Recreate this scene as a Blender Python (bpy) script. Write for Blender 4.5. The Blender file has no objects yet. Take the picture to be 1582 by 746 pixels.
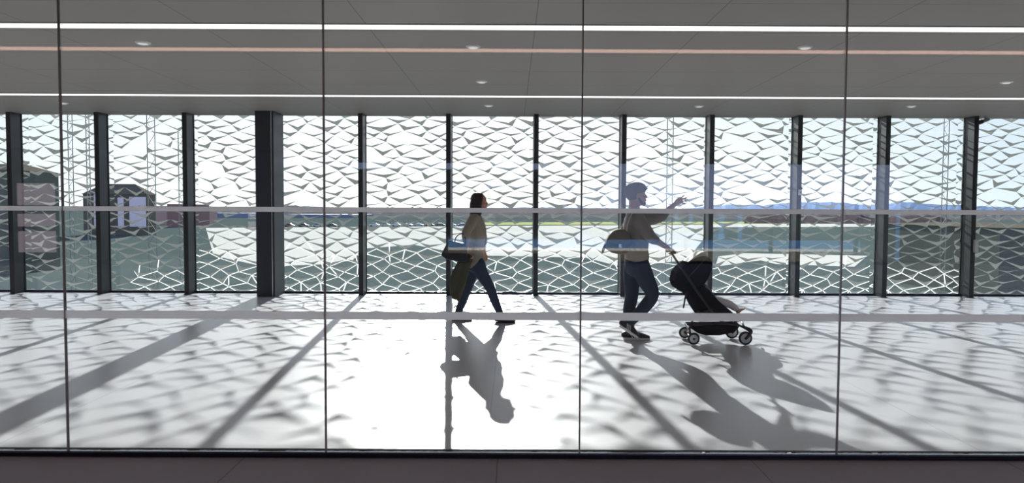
import bpy, bmesh, math, random
from mathutils import Vector, Matrix
C = bpy.context.scene.collection
R = math.radians
# ---------------------------------------------------------------- camera, light, exposure
F = 1100.0; W, H = 1582.0, 746.0; EYE = 1.47
CAMROT = Matrix.Rotation(R(90-2.5), 3, 'X') @ Matrix.Rotation(R(0.25), 3, 'Z')
cd = bpy.data.cameras.new('camera'); cam = bpy.data.objects.new('camera', cd); C.objects.link(cam)
cam.location = (0, 0, EYE); cam.rotation_euler = CAMROT.to_euler()
cd.sensor_width = 36; cd.lens = 36*F/W; cd.clip_start = .05; cd.clip_end = 20000
bpy.context.scene.camera = cam
vs = bpy.context.scene.view_settings
vs.view_transform = 'Standard'; vs.look = 'None'; vs.gamma = 1; vs.exposure = 0.0
vs.use_curve_mapping = False
SUN_AZ = R(5.0)      # to the left of straight ahead
SUN_EL = R(20.6)
world = bpy.data.worlds.new('world'); bpy.context.scene.world = world; world.use_nodes = True
wn = world.node_tree; bg = wn.nodes['Background']
# clear, hazy sky: white towards the sun, pale blue to the sides, deeper blue behind and overhead
stc = wn.nodes.new('ShaderNodeTexCoord')
def wmath(op, a, b=None, cl=False):
    n = wn.nodes.new('ShaderNodeMath'); n.operation = op; n.use_clamp = cl
    for i, v in enumerate((a, b)):
        if v is None: continue
        if isinstance(v, (int, float)): n.inputs[i].default_value = v
        else: wn.links.new(v, n.inputs[i])
    return n.outputs[0]
sdt = wn.nodes.new('ShaderNodeVectorMath'); sdt.operation = 'DOT_PRODUCT'; sdt.inputs[1].default_value = (-math.sin(SUN_AZ), math.cos(SUN_AZ), 0)
wn.links.new(stc.outputs['Generated'], sdt.inputs[0])
ssp = wn.nodes.new('ShaderNodeSeparateXYZ'); wn.links.new(stc.outputs['Generated'], ssp.inputs[0])
rmp = wn.nodes.new('ShaderNodeValToRGB'); wn.links.new(wmath('MULTIPLY', wmath('ADD', sdt.outputs['Value'], 1.), .5), rmp.inputs[0])
e = rmp.color_ramp.elements; e[0].position = 0; e[0].color = (.60, .72, 1.12, 1); e[1].position = 1; e[1].color = (.80, .79, .78, 1)
for p_, c_ in ((.5, (.38, .48, .66, 1)), (.86, (.49, .55, .60, 1)), (.95, (.66, .68, .69, 1))): q_ = e.new(p_); q_.color = c_
zen = wn.nodes.new('ShaderNodeMixRGB'); zen.inputs[2].default_value = (.12, .19, .36, 1)
wn.links.new(wmath('POWER', wmath('MAXIMUM', wmath('MULTIPLY', ssp.outputs['Z'], 1.3), 0., True), .8, True), zen.inputs[0]); wn.links.new(rmp.outputs[0], zen.inputs[1])
wn.links.new(zen.outputs[0], bg.inputs[0]); bg.inputs[1].default_value = 2.3
sl = bpy.data.lights.new('sun', 'SUN'); sl.energy = 13.5; sl.angle = R(.53); sl.color = (1, .97, .92)
so = bpy.data.objects.new('sun', sl); C.objects.link(so)
sd = Vector((-math.sin(SUN_AZ)*math.cos(SUN_EL), math.cos(SUN_AZ)*math.cos(SUN_EL), math.sin(SUN_EL)))
so.rotation_euler = sd.to_track_quat('Z', 'Y').to_euler(); so.location = (0, 30, 14)

# ---------------------------------------------------------------- helpers
def P(x, y, Y):
    """photo pixel -> world point on the vertical plane at depth Y"""
    d = CAMROT @ Vector(((x-W/2)/F, -(y-H/2)/F, -1)); t = Y/d.y
    return Vector((0, 0, EYE)) + d*t
def G(x, y, z):
    """photo pixel -> world point on the horizontal plane z"""
    d = CAMROT @ Vector(((x-W/2)/F, -(y-H/2)/F, -1)); t = (z-EYE)/d.z
    return Vector((0, 0, EYE)) + d*t
def mat(name, col, rough=.6, metal=0., spec=.5, noise=.0, nscale=8., bump=0., bscale=60., emis=None, estr=0., transl=0., coat=0.):
    m = bpy.data.materials.new(name); m.use_nodes = True; nt = m.node_tree; b = nt.nodes['Principled BSDF']
    b.inputs['Base Color'].default_value = (*col, 1); b.inputs['Roughness'].default_value = rough
    b.inputs['Metallic'].default_value = metal; b.inputs['Specular IOR Level'].default_value = spec
    b.inputs['Coat Weight'].default_value = coat
    tc = nt.nodes.new('ShaderNodeTexCoord')
    if name in ('airfield_grass','apron_concrete','yellow_field','road_asphalt','scrub_hill','brown_scrub','haze_blue_mountain','haze_pale_mountain','dark_green_cladding','dark_roof','black_canopy_fabric'): b.inputs['Specular IOR Level'].default_value = 0.0
    if noise:
        n = nt.nodes.new('ShaderNodeTexNoise'); n.inputs['Scale'].default_value = nscale; n.inputs['Detail'].default_value = 5
        r = nt.nodes.new('ShaderNodeMapRange'); r.inputs['To Min'].default_value = 1-noise; r.inputs['To Max'].default_value = 1+noise
        mx = nt.nodes.new('ShaderNodeVectorMath'); mx.operation = 'SCALE'; mx.inputs[0].default_value = col
        nt.links.new(tc.outputs['Object'], n.inputs['Vector']); nt.links.new(n.outputs['Fac'], r.inputs['Value'])
        nt.links.new(r.outputs[0], mx.inputs['Scale']); nt.links.new(mx.outputs[0], b.inputs['Base Color'])
    if bump:
        n = nt.nodes.new('ShaderNodeTexNoise'); n.inputs['Scale'].default_value = bscale; n.inputs['Detail'].default_value = 3
        bp = nt.nodes.new('ShaderNodeBump'); bp.inputs['Strength'].default_value = bump; bp.inputs['Distance'].default_value = .01
        nt.links.new(tc.outputs['Object'], n.inputs['Vector']); nt.links.new(n.outputs['Fac'], bp.inputs['Height'])
        nt.links.new(bp.outputs[0], b.inputs['Normal'])
    if emis:
        b.inputs['Emission Color'].default_value = (*emis, 1); b.inputs['Emission Strength'].default_value = estr
    if transl:
        t = nt.nodes.new('ShaderNodeBsdfTranslucent'); t.inputs[0].default_value = (transl, transl*1.0, transl*1.02, 1) if name == 'white_film' else (transl, transl*.985, transl*.95, 1)
        a = nt.nodes.new('ShaderNodeAddShader'); o = nt.nodes['Material Output']
        nt.links.new(b.outputs[0], a.inputs[0]); nt.links.new(t.outputs[0], a.inputs[1]); nt.links.new(a.outputs[0], o.inputs[0])
    return m
def glass(name, tint, f0):
    m = bpy.data.materials.new(name); m.use_nodes = True; nt = m.node_tree; nt.nodes.clear()
    g = nt.nodes.new('ShaderNodeNewGeometry'); d = nt.nodes.new('ShaderNodeVectorMath'); d.operation = 'DOT_PRODUCT'
    nt.links.new(g.outputs['Normal'], d.inputs[0]); nt.links.new(g.outputs['Incoming'], d.inputs[1])
    def mth(op, a, b=None):
        n = nt.nodes.new('ShaderNodeMath'); n.operation = op
        for i, v in enumerate((a, b)):
            if v is None: continue
            if isinstance(v, (int, float)): n.inputs[i].default_value = v
            else: nt.links.new(v, n.inputs[i])
        return n.outputs[0]
    s = mth('SUBTRACT', 1., mth('ABSOLUTE', d.outputs['Value'])); s = mth('MAXIMUM', s, 0.)
    s = mth('ADD', mth('MULTIPLY', mth('POWER', s, 5.), 1-f0), f0)
    t = nt.nodes.new('ShaderNodeBsdfTransparent'); t.inputs[0].default_value = (*tint, 1)
    gl = nt.nodes.new('ShaderNodeBsdfGlossy'); gl.inputs['Roughness'].default_value = 0.0
    mx = nt.nodes.new('ShaderNodeMixShader'); o = nt.nodes.new('ShaderNodeOutputMaterial')
    nt.links.new(s, mx.inputs[0]); nt.links.new(t.outputs[0], mx.inputs[1]); nt.links.new(gl.outputs[0], mx.inputs[2])
    nt.links.new(mx.outputs[0], o.inputs[0]); return m
def obj(name, bm, m, parent=None, smooth=False, loc=None):
    me = bpy.data.meshes.new(name); bm.normal_update()
    bm.to_mesh(me); bm.free(); o = bpy.data.objects.new(name, me); C.objects.link(o)
    for k in (m if isinstance(m, (list, tuple)) else [m]): me.materials.append(k)
    if smooth:
        for p in me.polygons: p.use_smooth = True
    if parent is not None:
        o.parent = parent
        o.location = -Vector(parent.location)      # meshes are written in world coordinates
        if parent.parent: o.location = (0, 0, 0)
    elif loc is not None:
        me.transform(Matrix.Translation(-Vector(loc))); o.location = loc
    return o
def sub(name, bm, m, parent, smooth=False):
    """a sub-part: its parent already carries the offset of the thing"""
    o = obj(name, bm, m, None, smooth); o.parent = parent
    o.location = (0, 0, 0); return o
def tag(o, label=None, cat=None, group=None, kind=None):
    if label: o['label'] = label
    if cat: o['category'] = cat
    if group: o['group'] = group
    if kind: o['kind'] = kind
    return o
def thing(name, label, cat, loc, group=None, kind=None):
    o = bpy.data.objects.new(name, None); C.objects.link(o); o.location = loc; o.empty_display_size = .1
    return tag(o, label, cat, group, kind)
def box(bm, a, b, mi=0):
    x0, y0, z0 = a; x1, y1, z1 = b
    v = [bm.verts.new(p) for p in ((x0,y0,z0),(x1,y0,z0),(x1,y1,z0),(x0,y1,z0),(x0,y0,z1),(x1,y0,z1),(x1,y1,z1),(x0,y1,z1))]
    for f in ((0,3,2,1),(4,5,6,7),(0,1,5,4),(1,2,6,5),(2,3,7,6),(3,0,4,7)):
        bm.faces.new([v[i] for i in f]).material_index = mi
    return bm
def B(*boxes):
    bm = bmesh.new()
    for b in boxes: box(bm, b[0], b[1])
    return bm
def bevel(o, w=.004, s=2):
    m = o.modifiers.new('bevel', 'BEVEL'); m.width = w; m.segments = s; m.limit_method = 'ANGLE'; return o
def loft(bm, pts, rad, n=20, cap=True, side=None):
    """closed tube along pts; rad = (half width across 'side', half width in the profile)"""
    pts = [Vector(p) for p in pts]; rad = [(r, r) if isinstance(r, (int, float)) else r for r in rad]
    side = Vector(side or (0, 1, 0)); rings = []
    def frame(i):
        t = (pts[min(i+1, len(pts)-1)] - pts[max(i-1, 0)]).normalized()
        s = side - t*side.dot(t)
        if s.length < 1e-3: s = Vector((1, 0, 0)) - t*t.x
        s.normalize(); return t, s, t.cross(s)
    def ring(c, s, u, a, b):
        return [bm.verts.new(c + s*math.cos(q)*a + u*math.sin(q)*b) for q in (2*math.pi*k/n for k in range(n))]
    t, s, u = frame(0)
    if cap:
        for q in (80, 55, 30):
            r = min(rad[0]); rings.append(ring(pts[0]-t*r*math.sin(R(q)), s, u, rad[0][0]*math.cos(R(q)), rad[0][1]*math.cos(R(q))))
    for i in range(len(pts)):
        t, s, u = frame(i); rings.append(ring(pts[i], s, u, *rad[i]))
    if cap:
        for q in (30, 55, 80):
            r = min(rad[-1]); rings.append(ring(pts[-1]+t*r*math.sin(R(q)), s, u, rad[-1][0]*math.cos(R(q)), rad[-1][1]*math.cos(R(q))))
    for a, b in zip(rings, rings[1:]):
        for k in range(n): bm.faces.new((a[k], a[(k+1) % n], b[(k+1) % n], b[k]))
    bm.faces.new(rings[0][::-1]); bm.faces.new(rings[-1]); return bm
def smooth_pts(pts, rad, k=4):
    """Catmull-Rom through joints so that limbs bend softly"""
    pts = [Vector(p) for p in pts]; rad = [Vector((r, r)) if isinstance(r, (int, float)) else Vector(r) for r in rad]
    op, orr = [], []
    def cr(a, b, c, d, t): return .5*((2*b)+(c-a)*t+(2*a-5*b+4*c-d)*t*t+(3*b-a-3*c+d)*t**3)
    for i in range(len(pts)-1):
        for j in range(k):
            t = j/k; g = lambda L, q: L[max(0, min(len(L)-1, q))]
            op.append(cr(g(pts,i-1), g(pts,i), g(pts,i+1), g(pts,i+2), t)); v = cr(g(rad,i-1), g(rad,i), g(rad,i+1), g(rad,i+2), t); orr.append((v.x, v.y))
    op.append(pts[-1]); orr.append(tuple(rad[-1])); return op, orr
def sloft(bm, pts, rad, **k):
    a, b = smooth_pts(pts, rad); return loft(bm, a, b, **k)
def ell(bm, c, r, rot=None, n=16):
    M = Matrix.Translation(Vector(c)) @ (rot.to_4x4() if rot else Matrix.Identity(4)) @ Matrix.Diagonal((*r, 1))
    bmesh.ops.create_uvsphere(bm, u_segments=n, v_segments=n//2+2, radius=1, matrix=M); return bm
def remesh(o, v, sm=4, fac=.5):
    m = o.modifiers.new('remesh', 'REMESH'); m.mode = 'VOXEL'; m.voxel_size = v; m.use_smooth_shade = True
    s = o.modifiers.new('smooth', 'SMOOTH'); s.factor = fac; s.iterations = sm; return o
def prism(bm, prof, y0, y1):
    """closed profile in XZ (list of world points) extruded across Y"""
    a = [bm.verts.new((p.x, y0, p.z)) for p in prof]; b = [bm.verts.new((p.x, y1, p.z)) for p in prof]; n = len(prof)
    bm.faces.new(a[::-1]); bm.faces.new(b)
    for i in range(n): bm.faces.new((a[i], a[(i+1) % n], b[(i+1) % n], b[i]))
    bmesh.ops.recalc_face_normals(bm, faces=bm.faces); return bm
def cyl(bm, p0, p1, r, n=16): return loft(bm, [p0, p1], [r, r], n=n, cap=False, side=(0, 0, 1) if abs(Vector(p1).y-Vector(p0).y) > abs(Vector(p1).z-Vector(p0).z) else (0, 1, 0))
def PL(pts, Y): return [P(x, y, Y) for x, y in pts]

# ---------------------------------------------------------------- materials
def floor_mat(name, col, rough, joint, jx, jy, spec=.5):
    m = mat(name, col, rough, noise=.05, nscale=2.5, spec=spec); nt = m.node_tree; b = nt.nodes['Principled BSDF']
    src = b.inputs['Base Color'].links[0].from_socket
    tc = nt.nodes.new('ShaderNodeTexCoord'); sp = nt.nodes.new('ShaderNodeSeparateXYZ'); nt.links.new(tc.outputs['Object'], sp.inputs[0])
    outs = []
    for ax, (step, off) in (('X', jx), ('Y', jy)):
        a = nt.nodes.new('ShaderNodeMath'); a.operation = 'ADD'; a.inputs[1].default_value = -off + 100*step; nt.links.new(sp.outputs[ax], a.inputs[0])
        q = nt.nodes.new('ShaderNodeMath'); q.operation = 'PINGPONG'; q.inputs[1].default_value = step/2; nt.links.new(a.outputs[0], q.inputs[0])
        l = nt.nodes.new('ShaderNodeMath'); l.operation = 'LESS_THAN'; l.inputs[1].default_value = .004; nt.links.new(q.outputs[0], l.inputs[0]); outs.append(l.outputs[0])
    mxm = nt.nodes.new('ShaderNodeMath'); mxm.operation = 'MAXIMUM'; nt.links.new(outs[0], mxm.inputs[0]); nt.links.new(outs[1], mxm.inputs[1])
    sc = nt.nodes.new('ShaderNodeMapRange'); sc.inputs['To Min'].default_value = 1; sc.inputs['To Max'].default_value = joint; nt.links.new(mxm.outputs[0], sc.inputs[0])
    vm = nt.nodes.new('ShaderNodeVectorMath'); vm.operation = 'SCALE'; nt.links.new(src, vm.inputs[0]); nt.links.new(sc.outputs[0], vm.inputs['Scale'])
    nt.links.new(vm.outputs[0], b.inputs['Base Color']); return m
M = dict(
    floor=floor_mat('pale_floor', (.515, .515, .55), .29, .72, (3.05, -.15), (40, 19), .35),
    hall=floor_mat('grey_floor', (.33, .32, .38), .55, .6, (1.5, -.08), (40, 19), .12),
    ceil=floor_mat('ceiling_metal', (.335, .305, .285), .5, .45, (1.5, .2), (.93, .12), .3),
    wall=mat('wall_paint', (.45, .44, .43), .7, noise=.03),
    dwall=mat('dark_wall', (.07, .07, .08), .6, noise=.1),
    post=mat('anthracite_metal', (.035, .037, .042), .38, .3, noise=.1, nscale=5),
    col=mat('column_paint', (.035, .040, .055), .45, .2, noise=.06),
    navy=mat('navy_metal', (.012, .014, .03), .35, .4),
    black=mat('black_rubber', (.012, .012, .014), .6),
    chrome=mat('brushed_steel', (.6, .6, .62), .25, 1),
    pane=glass('facade_glass', (.93, .95, .95), .05),
    fpane=glass('partition_glass', (.985, .995, .99), .042),
    film=mat('white_film', (.26, .27, .29), .6, transl=.70, noise=.03),
    frit=mat('screen_metal', (.21, .25, .245), .6, transl=.045, noise=.08, nscale=20),
    line=mat('screen_edge', (.7, .72, .70), .5, transl=.55),
    gasket=mat('grey_silicone', (.32, .30, .31), .35),
    grass=mat('airfield_grass', (.090, .112, .102), .9, noise=.25, nscale=.08),
    apron=mat('apron_concrete', (.60, .57, .49), .8, noise=.08, nscale=.03),
    field=mat('yellow_field', (.42, .43, .18), .9, noise=.15, nscale=.02),
    road=mat('road_asphalt', (.13, .15, .16), .8, noise=.1, nscale=.1),
    hill=mat('scrub_hill', (.14, .13, .13), .9, noise=.5, nscale=.05),
    mount=mat('haze_blue_mountain', (.22, .30, .44), .9, noise=.12, nscale=.002),  # blue of distant haze painted into the mountain colour
)

# ---------------------------------------------------------------- the setting
YG = 4.19          # partition glass
YF = 12.50         # facade glass
CH = 3.11          # ceiling height
XL, XR, YB = -13.5, 13.5, -11.5
tag(obj('floor', B(((XL, 4.235, -.3), (XR, YF+.06, 0))), M['floor']), kind='structure')
tag(obj('floor_hall', B(((XL, YB, -.3), (XR, 4.157, 0))), M['hall']), kind='structure')
tag(obj('ceiling', B(((XL, YB, CH), (XR, YF+.06, CH+.45))), M['ceil']), kind='structure')
tag(obj('wall_left', B(((XL-.2, YB, -.3), (XL, YF, CH+.4))), M['wall']), kind='structure')
tag(obj('wall_right', B(((XR, YB, -.3), (XR+.2, YF, CH+.4))), M['wall']), kind='structure')
WX0, WXM, WX1, WZ0, WZ1 = -4.7, 2.6, 11.0, .06, 2.80
tag(obj('wall_back', B(((XL, YB-.3, -.3), (WX0, YB, CH+.4)), ((WX1, YB-.3, -.3), (XR, YB, CH+.4)),
    ((WX0, YB-.3, -.3), (WXM, YB, .26)), ((WX0, YB-.3, .74), (WXM, YB, 2.60)), ((WX0, YB-.3, WZ1), (WXM, YB, CH+.4)),
    ((WXM, YB-.3, -.3), (WX1, YB, WZ0)), ((WXM, YB-.3, WZ1), (WX1, YB, CH+.4))), M['dwall']), kind='structure')
# facade bays: pane, base frame, patterned screen
X0 = -1.093; BAY = 1.5
rng = random.Random(7)
def clip(poly, lo, hi):
    for lim, sgn in ((lo, 1), (hi, -1)):
        out = []
        for i in range(len(poly)):
            a, b = poly[i], poly[(i+1) % len(poly)]; da, db = sgn*(a[0]-lim), sgn*(b[0]-lim)
            if da >= 0: out.append(a)
            if (da >= 0) != (db >= 0):
                t = da/(da-db); out.append((a[0]+(b[0]-a[0])*t, a[1]+(b[1]-a[1])*t))
        poly = out
        if len(poly) < 3: return []
    return poly
YS = YF+.22
def lines_here(x, z):
    px_ = 791 + x/YS*F; py = 325 + (EYE-z)/YS*F
    if z > 1.75: return False
    if px_ < 205: return False
    if px_ < 300: return py > 418
    if px_ > 1485: return False
    if px_ > 1095: return py > 408
    return py > 382
def screen_bm(x0, x1, r):
    bm = bmesh.new(); a, b = .43, .104; n = int((x1-x0)/a)+3; rows = 37; z0 = -.25; ox = r.uniform(0, a)
    V = {}
    for j in range(rows):
        for i in range(-2, n+2):
            V[i, j] = (x0 + (i + .5*(j % 2))*a - ox + r.uniform(-.10, .10), z0 + j*b + r.uniform(-.030, .030))
    def face(poly, mi, dy=0.):
        q = clip(poly, x0, x1)
        q = [p for k, p in enumerate(q) if abs(p[0]-q[k-1][0])+abs(p[1]-q[k-1][1]) > 1e-4]
        if len(q) < 3: return
        f = bm.faces.new([bm.verts.new((p[0], YS+dy, p[1])) for p in q]); f.material_index = mi
    def strip(p, q, w):
        dx, dz = q[0]-p[0], q[1]-p[1]; l = math.hypot(dx, dz)
        if l < 1e-3: return
        nx, nz = -dz/l*w, dx/l*w
        face([(p[0]-nx, p[1]-nz), (q[0]-nx, q[1]-nz), (q[0]+nx, q[1]+nz), (p[0]+nx, p[1]+nz)], 1, -.003)
    for j in range(rows-2):
        for i in range(-1, n+1):
            o = j % 2
            bot, L, Rr, top = V[i, j], V[i-1+o, j+1], V[i+o, j+1], V[i, j+2]
            if r.random() < .93:
                cx_, cz_ = bot[0]*.55+(L[0]+Rr[0])*.225, None
                midz = L[1] + (Rr[1]-L[1])*((cx_-L[0])/max(.05, Rr[0]-L[0]))
                k = r.choice((.35, .45, .52, .60)); inn = (cx_, bot[1] + (midz-bot[1])*k)
                if inn[1] > bot[1]+.01:
                    face([L, bot, inn], 0); face([inn, bot, Rr], 0)
            for q in (L, Rr):
                mx, mz = (bot[0]+q[0])/2, (bot[1]+q[1])/2
                if lines_here(mx, mz): strip(bot, q, r.uniform(.0055, .0085))
            if r.random() < .18 and lines_here(bot[0], bot[1]): strip(bot, top, .008)
    return bm
wi = 1
for k in range(-8, 10):
    a, b = X0+BAY*k, X0+BAY*(k+1)
    w = thing(f'window_{wi}', None, None, (a+BAY/2, YF, 0), kind='structure'); wi += 1
    obj('pane', B(((a+.005, YF-.012, .035), (b-.005, YF+.012, CH+.1))), M['pane'], w)
    obj('base_frame', B(((a, YF-.03, 0), (b, YF+.03, .035))), M['navy'], w)
    s = obj('patterned_screen', screen_bm(a, b, random.Random(100+k)), [M['frit'], M['line']], w)
    s['label'] = 'white and grey-green cut metal screen behind the pane'
# the posts between the bays
def place(px_):
    return P(px_, 325, YF).x
post_words = {}
NAMES = ['leftmost', 'second', 'third']
def post_label(k):
    if k <= -3: return ('dark grey facade post at the left edge of the photo, beside the camera-side end', 'dark grey facade post, second from the left edge of the photo', 'dark grey facade post standing next left of the wide dark column')[{-5:0,-4:1,-3:2}[k]]
    return {-1: 'dark grey facade post next right of the wide dark column', 0: 'dark grey facade post right behind the walking woman and her handbag',
            1: 'slim dark grey facade post just right of the walking woman', 2: 'dark grey facade post right behind the man with the cap',
            3: 'dark grey facade post right behind the pushchair canopy', 4: 'dark grey facade post with small white device, right of the pushchair',
            5: 'dark grey facade post without a fitting, between the device post and the switch box post', 6: 'dark grey facade post carrying the small grey switch box'}[k]
post_label_left = {-5: 'dark grey facade post nearest the left edge of the photo', -4: 'dark grey facade post second from the left edge of the photo', -3: 'dark grey facade post next left of the wide dark column'}
for k in list(range(-5, -2)) + list(range(-1, 7)):
    x = X0+BAY*k
    t = thing('facade_post', post_label_left.get(k) or post_label(k), 'post', (x, YF-.14, 0), 'dark posts along the facade')
    bevel(obj('shaft', B(((x-.040, YF-.30, 0), (x+.040, YF-.013, CH))), M['post'], t), .003)
    obj('glazing_channel', B(((x-.048, YF-.04, .035), (x+.048, YF-.013, CH))), M['black'], t)
    obj('foot_plate', B(((x-.05, YF-.315, 0), (x+.05, YF-.05, .008))), M['post'], t)
t = thing('column', 'wide dark blue-grey structural column from floor to ceiling', 'column', (-4.14, 12.2, 0))
bevel(obj('column_casing', B(((-4.30, 11.95, 0), (-3.99, YF-.03, CH))), M['col'], t), .006)
obj('corner_trim', B(((-4.035, 11.944, 0), (-4.02, 11.952, CH))), M['chrome'], t)

# glass partition
JX = [-2.645, -1.105, .408, 1.945]
xs = [-2.645-1.53*3, -2.645-1.53*2, -2.645-1.53] + JX + [1.945+1.53, 1.945+1.53*2, 1.945+1.53*3]
glab = {2: 'clear glass partition panel at the left edge of the photo', 3: 'clear glass partition panel in front of the wide dark column',
        4: 'clear glass partition panel in front of the walking woman', 5: 'clear glass partition panel in front of the man and the pushchair',
        6: 'clear glass partition panel at the right edge of the photo'}
for i in range(len(xs)-1):
    a, b = xs[i]+.0045, xs[i+1]-.0045
    t = thing('glass_panel', glab.get(i, 'clear glass partition panel beyond the photo edge'), 'glass panel', ((a+b)/2, YG, 0), 'glass partition panels')
    obj('pane', B(((a, YG, .03), (b, YG+.016, CH))), M['fpane'], t)
    st = obj('upper_stripe', B(((a, YG-.0015, 1.456), (b, YG-.0004, 1.484))), M['film'], t); st['label'] = 'thin white film stripe at eye height'
    st = obj('lower_stripe', B(((a, YG-.0015, .821), (b, YG-.0004, .868))), M['film'], t); st['label'] = 'wider white film stripe at thigh height'
    g = obj('joint_gasket', B(((b, YG+.001, .03), (b+.009, YG+.013, CH))), M['gasket'], t)
    g = obj('polished_edge', B(((b-.0015, YG-.0008, .03), (b-.0002, YG+.0002, CH))), M['chrome'], t)
t = thing('base_channel', 'long dark navy metal channel on the floor holding the glass partition', 'channel', (0, 4.19, 0))
bevel(obj('channel_body', B(((XL, 4.157, 0), (XR, 4.235, .026))), M['navy'], t), .002)
obj('glazing_seal', B(((XL, 4.172, .026), (XR, YG-.002, .031))), M['chrome'], t)
obj('floor_seal', B(((XL, 4.21, .026), (XR, 4.235, .031))), M['black'], t)

# ---------------------------------------------------------------- ceiling fittings
def emit(name, col, s): return mat(name, (.8, .8, .8), .5, emis=col, estr=s)
M['led'] = emit('led_diffuser', (1, .97, .92), 1.5); M['led2'] = emit('warm_led_diffuser', (1, .62, .48), 6.0)
M['housing'] = mat('light_housing', (.12, .12, .12), .5)
def strip_light(Y, w, m, label):
    t = thing('linear_ceiling_light', label, 'ceiling light', (0, Y, CH), 'linear ceiling lights')
    obj('housing', B(((XL+.1, Y-w/2-.012, CH-.006), (XR-.1, Y-w/2, CH)), ((XL+.1, Y+w/2, CH-.006), (XR-.1, Y+w/2+.012, CH))), M['housing'], t)
    obj('diffuser', B(((XL+.1, Y-w/2, CH-.004), (XR-.1, Y+w/2, CH))), m, t)
strip_light(6.46, .17, M['led'], 'long bright white light line on the ceiling, the nearer and thicker one')
strip_light(10.33, .16, M['led'], 'long thin white light line on the ceiling nearest the facade')
strip_light(1.02, .16, M['led2'], 'warm pinkish light line seen mirrored in the glass partition')
M['lens'] = emit('frosted_lens', (1, .97, .92), .35); M['trim'] = mat('white_trim', (.75, .75, .74), .4)
def disc(bm, c, r0, r1, z0, z1, n=32):
    a = [[bm.verts.new((c[0]+math.cos(q)*r, c[1]+math.sin(q)*r, z)) for q in (2*math.pi*k/n for k in range(n))] for r, z in ((r0, z0), (r1, z1))]
    for k in range(n): bm.faces.new((a[0][k], a[0][(k+1) % n], a[1][(k+1) % n], a[1][k]))
    bm.faces.new(a[1]); bm.faces.new(a[0][::-1]); return bm
dl = [(221, 66, 'round ceiling downlight at upper left between the two nearest light lines'), (731, 72, 'round ceiling downlight above the woman, nearest of the three in its file'),
      (1244, 73, 'round ceiling downlight at upper right between the two nearest light lines'), (744, 126, 'round ceiling downlight above the woman, middle of the three in its file'),
      (1555, 127, 'round ceiling downlight near the right edge of the photo'), (755, 163, 'small far ceiling downlight above the woman, nearest the facade'),
      (1080, 164, 'small far ceiling downlight above the man and pushchair, nearest the facade'), (1408, 164, 'small far ceiling downlight at the right, nearest the facade'),
      (98, 159, 'small far ceiling downlight at the left, nearest the facade')]
for x, y, lab in dl:
    c = G(x, y, CH); t = thing('downlight', lab, 'downlight', c, 'round ceiling downlights')
    obj('trim_ring', disc(bmesh.new(), c, .075, .062, CH, CH-.012), M['trim'], t)
    obj('lens', disc(bmesh.new(), c, .048, .036, CH-.012, CH-.018), M['lens'], t)
# surveillance camera by the last post
c = P(1513, 187, 12.2); M['cam'] = mat('camera_shell', (.25, .26, .28), .4)
t = thing('surveillance_camera', 'small bullet security camera hanging from the ceiling beside the right-hand post', 'camera', (c.x+.04, 12.2, CH))
obj('bracket', loft(bmesh.new(), [(c.x+.10, 12.2, CH), (c.x+.10, 12.2, c.z+.03)], [.012, .012], n=12), M['cam'], t, True)
o = obj('camera_body', loft(bmesh.new(), [(c.x, 12.15, c.z-.02), (c.x+.16, 12.22, c.z+.03)], [.03, .03], n=16), M['cam'], t, True)
sub('lens_hood', loft(bmesh.new(), [(c.x-.035, 12.135, c.z-.032), (c.x+.01, 12.155, c.z-.018)], [.036, .036], n=16), M['black'], o, True)
# device on the post right of the pushchair
xp = X0+BAY*4
t = thing('door_reader', 'small white wall device with dark cap on the post right of the pushchair', 'sensor', (xp+.02, YF-.26, 1.78))
z = P(1229, 297, YF-0.3150).z
bevel(obj('casing', B(((xp-.02, YF-0.3400, z-.05), (xp+.034, YF-0.3055, z+.045))), M['trim'], t), .006)
bevel(obj('cap', B(((xp-.024, YF-0.3450, z+.05), (xp+.038, YF-0.3055, z+.085))), M['black'], t), .004)
obj('button', loft(bmesh.new(), [(xp+.007, YF-0.3390, z), (xp+.007, YF-0.3470, z)], [.009, .009], n=14, side=(0, 0, 1)), M['black'], t)
obj('back_plate', B(((xp-.03, YF-0.3050, z-.07), (xp+.034, YF-0.3005, z+.09))), M['black'], t)
# switch box on the right-hand post
xp = X0+BAY*6; z = P(1499, 380, YF-0.3150).z
t = thing('switch_box', 'small grey switch box fixed to the right-hand facade post', 'switch box', (xp, YF-.26, z))
bevel(obj('casing', B(((xp+.0, YF-0.3450, z-.11), (xp+.07, YF-0.3010, z+.11))), mat('box_grey', (.42, .42, .42), .4), t), .006)
obj('cover_plate', B(((xp+.012, YF-0.3490, z-.09), (xp+.058, YF-0.3430, z+.09))), mat('box_cover', (.5, .5, .5), .35), t)

# ---------------------------------------------------------------- outside, ahead
GZ = -6.0
tag(obj('ground_outside', B(((-4000, 13.2, GZ-1), (4000, 6500, GZ)), ((-4000, -4000, GZ-1), (4000, -13.2, GZ))), M['grass']), kind='structure')
def patch(name, pts, m, z=.02, hgt=.02):
    bm = bmesh.new(); g = [G(x, y, GZ+z) for x, y in pts]
    a = [bm.verts.new(p) for p in g]; b = [bm.verts.new((p.x, p.y, p.z-hgt)) for p in g]; bm.faces.new(a); bm.faces.new(b[::-1])
    for i in range(len(a)): bm.faces.new((a[i], b[i], b[(i+1) % len(a)], a[(i+1) % len(a)]))
    bmesh.ops.recalc_face_normals(bm, faces=bm.faces)
    return tag(obj(name, bm, m), kind='structure')
patch('apron', [(318, 352), (1095, 347), (1085, 372), (1060, 402), (960, 412), (905, 398), (720, 394), (640, 378), (560, 384), (545, 402), (500, 408), (410, 412), (330, 395)], M['apron'])
patch('apron', [(1100, 345), (1480, 345), (1410, 350), (1095, 351)], M['apron'], .04)
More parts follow.
